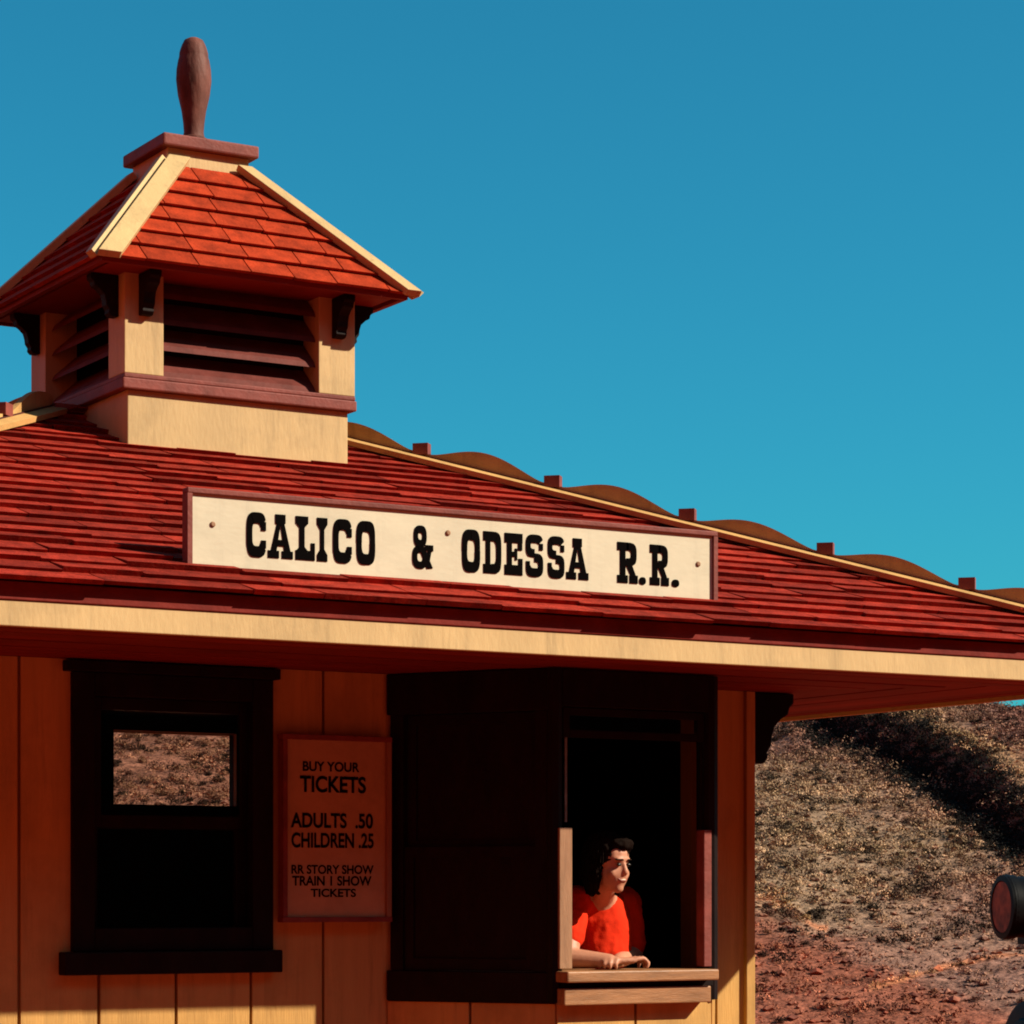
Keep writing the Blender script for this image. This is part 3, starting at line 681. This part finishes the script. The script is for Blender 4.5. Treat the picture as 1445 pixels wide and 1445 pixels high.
# ------------------------------------------------------------------ lettering (reverse-contrast slab letters)
def glyph_polys(ch):
    """list of polygons in a unit box (x 0..1, z 0..1)"""
    S = .30; T = .25                         # slab height, stem width
    def rect(a, b, c, d): return [(a, c), (b, c), (b, d), (a, d)]
    def flare(x, y0, y1, s0, s1): return [(x-s0, y0), (x+s0, y0), (x+s1, y1), (x-s1, y1)]
    def ring(x0, x1, z0, z1, a0, a1, tv, th_, n=22, ex=.55):
        cx_, cz_ = (x0+x1)/2, (z0+z1)/2; rx, rz = (x1-x0)/2, (z1-z0)/2; out = []
        def pt(t, rx, rz):
            c, s = math.cos(t), math.sin(t)
            return (cx_+rx*math.copysign(abs(c)**ex, c), cz_+rz*math.copysign(abs(s)**ex, s))
        for i in range(n):
            t0 = a0+(a1-a0)*i/n; t1 = a0+(a1-a0)*(i+1)/n
            out.append([pt(t0, rx, rz), pt(t1, rx, rz), pt(t1, rx-tv, rz-th_), pt(t0, rx-tv, rz-th_)])
        return out
    pi = math.pi
    def stem(x, z0=0, z1=1, wd=.36, t=.11, sl=.24):
        return [rect(x-wd, x+wd, z0, z0+sl*.62), flare(x, z0+sl*.62, z0+sl*1.15, wd, t), rect(x-t, x+t, z0+sl*1.15, z1-sl*1.15), flare(x, z1-sl*1.15, z1-sl*.62, t, wd), rect(x-wd, x+wd, z1-sl*.62, z1)]
    if ch == 'I': return stem(.5, wd=.42, t=.16)
    if ch == 'L': return stem(.34, wd=.32, t=.12)[0:0]+[rect(.0, 1, 0, .22), rect(.80, 1, .22, .40), flare(.33, .22, .30, .28, .13), rect(.20, .46, .30, .74), flare(.33, .74, .84, .13, .32), rect(.01, .65, .84, 1)]
    if ch == 'O': return ring(0, 1, -.01, 1.01, 0, 2*pi, .27, .25, 36)
    if ch == 'C': return ring(0, 1.02, -.01, 1.01, .16*pi, 1.84*pi, .28, .25, 32)+[rect(.76, 1.0, .60, .80), rect(.76, 1.0, .20, .38)]
    if ch == 'D': return [rect(0, .55, 0, .22), rect(0, .55, .78, 1), rect(.14, .38, .22, .78)]+ring(-.1, 1, 0, 1, -.5*pi, .5*pi, .27, .23, 18, .5)
    if ch == 'E': return [rect(0, 1, 0, .24), rect(0, 1, .77, 1), rect(.14, .40, .24, .77), rect(.78, 1, .24, .40), rect(.76, .98, .60, .77), rect(.40, .58, .44, .56), rect(.58, .70, .36, .64)]
    if ch == 'S':
        return ring(.0, 1, .46, 1.01, .0*pi+.12*pi, 1.5*pi, .26, .20, 20, .6)+ring(.0, 1, -.01, .56, -1.0*pi+.05, .5*pi, .26, .21, 20, .6)+[rect(.78, .99, .64, .80), rect(.01, .22, .20, .36)]
    if ch == 'A':
        return [rect(.0, .44, 0, .17), rect(.56, 1, 0, .17), [(.12, .17), (.34, .17), (.50, .78), (.36, .78)], [(.66, .17), (.90, .17), (.66, .78), (.50, .78)], rect(.30, .70, .80, 1), [(.34, .78), (.66, .78), (.70, .80), (.30, .80)], rect(.30, .70, .28, .42)]
    if ch == 'R':
        return [rect(0, .52, 0, .19), rect(0, .55, .80, 1), rect(.14, .40, .19, .80), rect(.40, .55, .42, .55)]+ring(-.05, .96, .42, 1, -.5*pi, .5*pi, .27, .19, 16, .6)+[[(.46, .42), (.72, .46), (.92, .20), (.66, .20)], rect(.62, 1.02, 0, .20)]
    if ch == '&':
        return ring(.06, .68, .50, 1.01, 0, 2*pi, .20, .17, 22, .75)+ring(.0, .72, -.01, .54, .18*pi, 1.95*pi, .22, .17, 24, .75)+[[(.22, .60), (.42, .66), (.98, .02), (.70, .0)], rect(.62, 1.0, .42, .56), [(.66, .20), (.82, .16), (.92, .44), (.74, .46)]]
    if ch == '.': return ring(0, 1, 0, 1, 0, 2*pi, .49, .49, 14, .8)
def put_glyph(ch, x0, x1, z0, z1, y, parent):
    mb = MB()
    for k, poly in enumerate(glyph_polys(ch)):
        t = .003+.00012*(k % 9)
        mb.prism([(x0+(x1-x0)*a, y, z0+(z1-z0)*b) for a, b in poly], (0, -t, 0))
    return mb.build('letter', M['ink'], parent)
YS = 8.285
sL, sR = at(270, 760, YS).x, at(1005, 800, YS).x
zb_, zt_ = 1.085, 1.345
sign = props(empty('station_sign', ((sL+sR)/2, YS, zb_)), 'long white station sign with black CALICO & ODESSA R.R. lettering on the red roof', 'sign')
MB().box(sL, sR, YS, YS+.03, zb_, zt_).build('board', M['sign'], sign)
fm = MB(); fm.box(sL-.018, sR+.018, YS-.012, YS+.034, zt_, zt_+.018); fm.build('frame_strip', M['trim'], sign, bevel=.003)
MB().box(sL-.018, sR+.018, YS-.012, YS+.034, zb_-.018, zb_).build('frame_strip', M['trim'], sign, bevel=.003)
MB().box(sL-.018, sL-.0005, YS-.0115, YS+.0335, zb_+.0005, zt_-.0005).build('frame_strip', M['trim'], sign)
MB().box(sR+.0005, sR+.018, YS-.0115, YS+.0335, zb_+.0005, zt_-.0005).build('frame_strip', M['trim'], sign)
for x in (sL+.3, (sL+sR)/2, sR-.3): MB().bar((x, YS+.04, zt_-.03), (x, YS+.42, 1.0+.395*(YS+.42-YF)+.02), .03, .03).build('brace', M['trim'], sign)
for u, v in ((300, 740), (985, 796), (632, 752)):
    p = at(u, v, YS); MB().lathe((p.x, YS+.001, p.z), (0, -1, 0), [(0, .010), (.004, .010), (.007, .006)], 10).build('bolt', M['tan'], sign)
zl0, zl1 = zb_+.063, zb_+.212
for ch, u0, u1 in (('C', 348, 375), ('A', 378, 413), ('L', 417, 444), ('I', 446, 463), ('C', 470, 496), ('O', 503, 529), ('&', 582, 611), ('O', 652, 677), ('D', 682, 707), ('E', 712, 737), ('S', 742, 766), ('S', 773, 796), ('A', 799, 830), ('R', 871, 899), ('R', 917, 943)):
    put_glyph(ch, at(u0, 780, YS).x, at(u1, 780, YS).x, zl0, zl1, YS, sign)
for u0, u1 in ((902, 911), (948, 958)):
    put_glyph('.', at(u0, 780, YS).x, at(u1, 780, YS).x, zl0-.002, zl0+.026, YS, sign)

# notice board
YN = YW-.055
nx0, nx1 = at(399, 1170, YN).x, at(548, 1170, YN).x; nz0, nz1 = at(470, 1299, YN).z, at(470, 1040, YN).z
nb = props(empty('notice_board', ((nx0+nx1)/2, YN, nz0)), 'tan ticket price board with small black lettering between window and ticket bay', 'notice board')
MB().box(nx0+.012, nx1-.012, YN, YW-.004, nz0+.012, nz1-.012).build('board', M['notice'], nb)
MB().box(nx0-.008, nx1+.008, YN-.018, YN+.03, nz1-.014, nz1+.006).build('frame_strip', M['trim'], nb, bevel=.002)
MB().box(nx0-.008, nx1+.008, YN-.018, YN+.03, nz0-.006, nz0+.014).build('frame_strip', M['trim'], nb, bevel=.002)
MB().box(nx0-.004, nx0+.014, YN-.014, YN+.03, nz0+.0145, nz1-.0145).build('frame_strip', M['trim'], nb)
MB().box(nx1-.014, nx1+.006, YN-.016, YN+.03, nz0+.0145, nz1-.0145).build('frame_strip', M['tan'], nb)
dg = None
def text_line(txt, xc, zc, h, wmax, y, parent):
    c = bpy.data.curves.new('text', 'FONT'); c.body = txt; c.align_x = 'CENTER'; c.align_y = 'CENTER'; c.size = 1; c.offset = .027
    o = bpy.data.objects.new('text', c); COL.objects.link(o)
    me = bpy.data.meshes.new_from_object(o.evaluated_get(bpy.context.evaluated_depsgraph_get()))
    bpy.data.objects.remove(o)
    co = np.array([v.co[:] for v in me.vertices]); lo_, hi_ = co.min(0), co.max(0)
    sx = wmax/(hi_[0]-lo_[0]); sz = h/(hi_[1]-lo_[1])
    for v in me.vertices:
        x, z = (v.co.x-(lo_[0]+hi_[0])/2)*sx, (v.co.y-(lo_[1]+hi_[1])/2)*sz
        v.co = (x, 0, z)
    bm = bmesh.new(); bm.from_mesh(me); bmesh.ops.triangulate(bm, faces=bm.faces)
    seen = set(); isl = []
    for v in bm.verts:
        if v in seen: continue
        st = [v]; grp = []
        seen.add(v)
        while st:
            q_ = st.pop(); grp.append(q_)
            for ed in q_.link_edges:
                o_ = ed.other_vert(q_)
                if o_ not in seen: seen.add(o_); st.append(o_)
        isl.append((min(p.co.x for p in grp), max(p.co.x for p in grp), grp))
    isl.sort(key=lambda a: a[0]); words = []
    for a, b, grp in isl:
        if words and a-words[-1][1] < h*.24: words[-1][2].extend(grp); words[-1][1] = max(words[-1][1], b)
        else: words.append([a, b, list(grp)])
    for a, b, grp in words:
        ix = {v: i for i, v in enumerate(grp)}; gs = set(grp)
        fs = [tuple(ix[v] for v in f_.verts) for f_ in bm.faces if f_.verts[0] in gs]
        wm = bpy.data.meshes.new('word'); wm.from_pydata([v.co-Vector(((a+b)/2, 0, 0)) for v in grp], [], fs); wm.materials.append(M['ink'])
        t = bpy.data.objects.new('word', wm); link(t, parent, Vector((xc+(a+b)/2, y, zc+CZ)))
    bm.free()
for txt, v, h, u0, u1 in (('BUY YOUR', 1082, 13, 427, 507), ('TICKETS', 1107, 22, 423, 516), ('ADULTS  .50', 1158, 20, 410, 526), ('CHILDREN .25', 1186, 20, 411, 527), ('RR STORY SHOW', 1227, 12, 411, 527), ('TRAIN 1 SHOW', 1243, 13, 412, 524), ('TICKETS', 1260, 11, 438, 502)):
    a = at(u0, v, YN); b = at(u1, v, YN)
    text_line(txt, (a.x+b.x)/2, a.z/2+b.z/2, h/345, b.x-a.x, YN-.002, nb)

# ------------------------------------------------------------------ the person in the ticket window
def capsule(mb, a, b, r0, r1, n=12):
    a = Vector(a); b = Vector(b); d = (b-a); ln = d.length; d.normalize()
    prof = [(-r0*.98, r0*.15), (-r0*.7, r0*.71), (0, r0), (ln, r1), (ln+r1*.7, r1*.71), (ln+r1*.98, r1*.15)]
    mb.lathe(a, d, prof, n)
def ball(mb, c, rx, ry, rz, rot=None, n=14):
    c = Vector(c); vs = []; fs = []; m_ = 10
    if rot is not None: rx, ry, rz = rx*HS, ry*HS, rz*HS
    for j in range(m_+1):
        ph = math.pi*j/m_
        for i in range(n):
            th_ = 2*math.pi*i/n; p = Vector((rx*math.sin(ph)*math.cos(th_), ry*math.sin(ph)*math.sin(th_), rz*math.cos(ph)))
            vs.append(c+(rot@p if rot else p))
    for j in range(m_):
        for i in range(n): fs.append((j*n+i, j*n+(i+1) % n, (j+1)*n+(i+1) % n, (j+1)*n+i))
    mb.add(vs, fs)
def fuse(mb, name, m, parent, voxel=.006, it=3):
    o = mb.build(name, m, parent)
    md = o.modifiers.new('r', 'REMESH'); md.mode = 'VOXEL'; md.voxel_size = voxel; md.use_smooth_shade = True
    s_ = o.modifiers.new('s', 'SMOOTH'); s_.iterations = it; s_.factor = .5
    me = bpy.data.meshes.new_from_object(o.evaluated_get(bpy.context.evaluated_depsgraph_get()))
    o.modifiers.clear(); o.data = me
    me.polygons.foreach_set('use_smooth', [True]*len(me.polygons)); return o
per = props(empty('person', (5.68, 8.86, -1.30)), 'person in red shirt leaning on the ticket counter, looking right', 'person')
ZC = -.280                                  # counter top
HS = .93
HCt = at(861, 1221, 8.69)                   # head centre
yaw = Matrix.Rotation(math.radians(14), 3, 'Z') @ Matrix.Rotation(math.radians(6), 3, 'X')   # face direction: -Y turned towards +X
def hd(x, y, z): return HCt+yaw@Vector((x*HS, y*HS, z*HS))        # head frame: -y is the face, x its left
chest = at(844, 1294, 8.92); shR = at(809, 1272, 8.87); shL = at(884, 1274, 8.96); pel = Vector((chest.x-.02, 9.06, -.62)); neckb = at(849, 1262, 8.86)
body = MB()
ball(body, hd(0, .012, .035), .074, .092, .082, yaw); ball(body, hd(0, -.022, -.035), .058, .064, .072, yaw); ball(body, hd(0, -.052, -.088), .026, .024, .022, yaw)   # skull, face, chin
ball(body, hd(.034, -.05, -.03), .024, .022, .024, yaw); ball(body, hd(-.034, -.05, -.03), .024, .022, .024, yaw)    # cheeks
capsule(body, hd(0, -.078, .012), hd(0, -.090, -.020), .008, .0115, 8); ball(body, hd(0, -.070, .032), .045, .013, .009, yaw)  # nose, brow
ball(body, hd(.072, .012, -.012), .010, .018, .030, yaw); ball(body, hd(-.072, .012, -.012), .010, .018, .030, yaw)
capsule(body, hd(0, .012, -.06), neckb+Vector((0, .01, -.02)), .047, .054)
for a, b, r0, r1 in ((neckb+Vector((0, .01, -.03)), chest, .075, .12), (chest, pel, .125, .13), (shR, shL, .058, .058)): capsule(body, a, b, r0, r1, 16)
elR = at(801, 1347, 8.76); elR.z = ZC+.046; wrR = at(862, 1352, 8.655); wrR.z = ZC+.034
capsule(body, shR, elR, .050, .042); capsule(body, elR, wrR, .041, .027)
elL = at(893, 1332, 8.93); elL.z = ZC+.05; wrL = at(872, 1350, 8.735); wrL.z = ZC+.032
capsule(body, shL, elL, .048, .041); capsule(body, elL, wrL, .040, .027)
def hand(wr, fwd, side, up, thumb):
    fwd = Vector(fwd).normalized(); side = Vector(side).normalized(); up = Vector(up)
    pc = wr+fwd*.050
    for k in range(4):
        s_ = (k-1.5)*.019; capsule(body, wr+fwd*.012+side*s_*.6, wr+fwd*.085+side*s_, .014, .012, 8)
        ln = (.034, .042, .039, .030)[k]
        a = wr+fwd*.092+side*s_*1.08+up*.004; b = a+fwd*ln+up*.004; c = b+fwd*ln*.55-up*.020; d = c+fwd*.004-up*.016-fwd*.010
        capsule(body, a, b, .0092, .0085, 8); capsule(body, b, c, .0085, .008, 8); capsule(body, c, d, .008, .007, 8)
    t0 = wr+fwd*.025+side*thumb*.030; t1 = t0+fwd*.030+side*thumb*.022-up*.006; t2 = t1+fwd*.030+side*thumb*.002-up*.006
    capsule(body, t0, t1, .013, .010, 8); capsule(body, t1, t2, .010, .008, 8)
hand(wrR, (1, -.12, .02), (.12, 1, 0), (0, 0, 1), 1)
hand(wrL, (-.75, -.66, .02), (.66, -.75, 0), (0, 0, 1), 1)
# thighs of the seated figure behind the counter
capsule(body, pel+Vector((-.09, 0, -.02)), pel+Vector((-.12, -.10, -.50)), .085, .06); capsule(body, pel+Vector((.09, 0, -.02)), pel+Vector((.10, -.10, -.50)), .085, .06)
fuse(body, 'body', M['skin'], per, .0055, 3)
sh_ = MB()
for a, b, r0, r1 in ((neckb+Vector((0, .03, -.052)), chest, .080, .122), (chest, pel, .128, .14), (shR, shL, .064, .064)): capsule(sh_, a, b, r0, r1, 18)
capsule(sh_, shR, shR+(elR-shR)*.62, .062, .062); capsule(sh_, shL, shL+(elL-shL)*.80, .060, .058)
capsule(sh_, (shR+shL)/2+Vector((.0, -.02, -.06)), chest+Vector((0, -.015, -.14)), .11, .125, 18)
so_ = fuse(sh_, 'shirt', M['shirt'], per, .008, 2)
tx = bpy.data.textures.new('folds', 'CLOUDS'); tx.noise_scale = .045
dm = so_.modifiers.new('folds', 'DISPLACE'); dm.texture = tx; dm.strength = .012; dm.mid_level = .5
hr = MB()
ball(hr, hd(0, .026, .050), .086, .098, .086, yaw); ball(hr, hd(0, .062, -.03), .080, .062, .095, yaw)
ball(hr, hd(-.070, .030, -.045), .022, .050, .090, yaw); ball(hr, hd(.070, .030, -.045), .022, .050, .085, yaw)
ball(hr, hd(.012, -.052, .092), .062, .035, .026, yaw)
ho_ = fuse(hr, 'hair', M['hair'], per, .007, 2)
tx2 = bpy.data.textures.new('curls', 'CLOUDS'); tx2.noise_scale = .022
dm = ho_.modifiers.new('curls', 'DISPLACE'); dm.texture = tx2; dm.strength = .022; dm.mid_level = .5
hs = MB(); r_h = random.Random(5)
for k in range(170):                          # loose strands over the hair mass
    an = r_h.uniform(.35*math.pi, 2.65*math.pi); tilt = r_h.uniform(.15, .75)
    p0 = Vector((.085*math.sin(tilt)*math.cos(an), .026+.095*math.sin(tilt)*math.sin(an), .050+.088*math.cos(tilt)))
    c_, sn = math.cos(an), math.sin(an); ln = r_h.uniform(.10, .20); prev = p0
    for j in range(1, 6):
        f_ = j/5; rad = min(1, .6+f_*.55)
        q_ = Vector((.094*c_*rad+r_h.uniform(-.004, .004), .034+.100*sn*rad+r_h.uniform(-.004, .004), p0.z-ln*f_))
        if q_.y < -.035 and q_.z < .06: break
        hs.tube(hd(*prev), hd(*q_), .0028, .0024, 4); prev = q_
props(hs.build('hair_strands', M['hair'], per, fix=False), kind='stuff')
for sx in (-1, 1):
    e_ = MB(); ball(e_, hd(sx*.029, -.076, .010), .013, .008, .007, yaw, 10); e_.build('eye', M['eye'], per, smooth=True)
e_ = MB()
for a, b in (((-.027, -.070, -.046), (-.012, -.080, -.056)), ((-.012, -.080, -.056), (.012, -.080, -.056)), ((.012, -.080, -.056), (.027, -.070, -.046))): capsule(e_, hd(*a), hd(*b), .0052, .0052, 8)
fuse(e_, 'lips', M['lip'], per, .0025, 1)
e_ = MB(); ball(e_, hd(0, -.0775, -.0515), .017, .008, .0042, yaw, 12); e_.build('teeth', M['sign'], per, smooth=True)
for sx in (-1, 1):
    e_ = MB(); capsule(e_, hd(sx*.016, -.084, .030), hd(sx*.046, -.072, .030), .0035, .0025, 8); e_.build('eyebrow', M['hair'], per, smooth=True)

# ------------------------------------------------------------------ locomotive at the right edge
LN = Vector((-.945, .327, 0)); LS = Vector((-LN.y, LN.x, 0)); ZZ = Vector((0, 0, 1))
lc = at(1417, 1280, 15.0)
loco = props(empty('locomotive', (lc.x-LN.x*.6, lc.y-LN.y*.6, -2.3)), 'black steam locomotive front with round headlamp, cut off by the right edge', 'locomotive')
hp = empty('headlamp', (lc.x, lc.y, lc.z-.25), loco)
RL = .222
MB().lathe(lc-LN*.62, LN, [(0, .10), (.03, .19), (.10, RL-.01), (.30, RL), (.555, RL), (.56, RL+.012), (.62, RL+.014)][::1], 36).build('lamp_drum', M['iron'], hp, smooth=True)
ring_ = MB(); n = 40
prof = [(.60, RL+.014), (.64, RL+.010), (.645, RL-.03), (.615, RL-.045)]
vs_ = []; x_, y_ = LS, ZZ
for t, r_ in prof: vs_ += [lc-LN*.62+LN*t+(x_*math.cos(2*math.pi*k/n)+y_*math.sin(2*math.pi*k/n))*r_ for k in range(n)]
ring_.add(vs_, [(j*n+i, j*n+(i+1) % n, (j+1)*n+(i+1) % n, (j+1)*n+i) for j in range(3) for i in range(n)])
ring_.build('lamp_rim', M['iron'], hp, smooth=True)
MB().lathe(lc+LN*.004, LN, [(0, RL-.040), (.004, RL*.7), (.006, RL*.3), (.0065, .01)], 32).build('lamp_reflector', M['amber'], hp, smooth=True)
MB().lathe(lc+LN*.016, LN, [(0, RL-.036), (.003, RL-.036)], 32).build('lamp_lens', M['lens'], hp)
MB().lathe(lc-LN*.30+ZZ*RL*.98, ZZ, [(0, .06), (.05, .055), (.06, .08), (.09, .03)], 20).build('lamp_vent', M['iron'], hp, smooth=True)
sb = lc-LN*.62; sbz = -1.32
MB().hexa([sb+LN*a+LS*b+ZZ*(c-0) for c in (-RL-.05, -RL+.03) for a, b in ((-.12, -.17), (.45, -.17), (.45, .17), (-.12, .17))]).build('lamp_shelf', M['iron'], loco, bevel=.005)
MB().hexa([sb+LN*a+LS*b+ZZ*c for c, q_ in ((sbz+.46-sb.z, 1), (-RL-.051, .8)) for a, b in ((-.1*q_, -.12*q_), (.2*q_, -.12*q_), (.2*q_, .12*q_), (-.1*q_, .12*q_))]).build('lamp_bracket', M['iron'], loco, bevel=.005)
bc = Vector((sb.x, sb.y, sbz))
MB().lathe(bc-LN*.75, LN, [(0, .54), (1.12, .54), (1.14, .56), (1.19, .56), (1.20, .53)], 48).build('smokebox', M['iron'], loco, smooth=True)
MB().lathe(bc+LN*.452, LN, [(0, .44), (.03, .42), (.06, .30), (.07, .05)], 40).build('smokebox_door', M['iron'], loco, smooth=True)
MB().lathe(bc-LN*3.2, LN, [(0, .50), (2.44, .50)], 40).build('boiler', M['iron'], loco, smooth=True)
MB().lathe(bc-LN*.40+ZZ*.50, ZZ, [(0, .17), (.1, .14), (.65, .17), (.85, .32), (.95, .32), (1.05, .2)], 28).build('smokestack', M['iron'], loco, smooth=True)
MB().hexa([bc+LN*a+LS*b+ZZ*c for c in (-.62, -.50) for a, b in ((-3.6, -.6), (.55, -.6), (.55, .6), (-3.6, .6))]).build('running_frame', M['iron'], loco)
for a in (.1, -.7, -1.5, -2.4):
    for s_ in (-1, 1):
        MB().lathe(bc+LN*a+LS*(s_*.45)-ZZ*.63, LS, [(-.05, .30), (.05, .30), (.055, .33), (.08, .33)], 28).build('wheel', M['iron'], loco, smooth=True)
cw = MB()
cw.hexa([bc+LN*a+LS*b+ZZ*c for c in (-.90, -.52) for a, b in ((.56, -.55 if c < -.6 else -.3), (1.0 if c < -.6 else .66, -.08), (1.0 if c < -.6 else .66, .08), (.56, .55 if c < -.6 else .3))])
cw.build('pilot', M['iron'], loco)
cb = MB()
for b in (-.7, .66): cb.hexa([bc+LN*a+LS*q_+ZZ*c for c in (-.5, 1.1) for a, q_ in ((-4.6, b), (-3.3, b), (-3.3, b+.04), (-4.6, b+.04))])
cb.hexa([bc+LN*a+LS*b+ZZ*c for c in (1.1, 1.16) for a, b in ((-4.75, -.8), (-3.15, -.8), (-3.15, .8), (-4.75, .8))])
cb.hexa([bc+LN*a+LS*b+ZZ*c for c in (-.5, 1.1) for a, b in ((-3.3, -.66), (-3.26, -.66), (-3.26, .66), (-3.3, .66))])
cb.build('cab', M['iron'], loco)
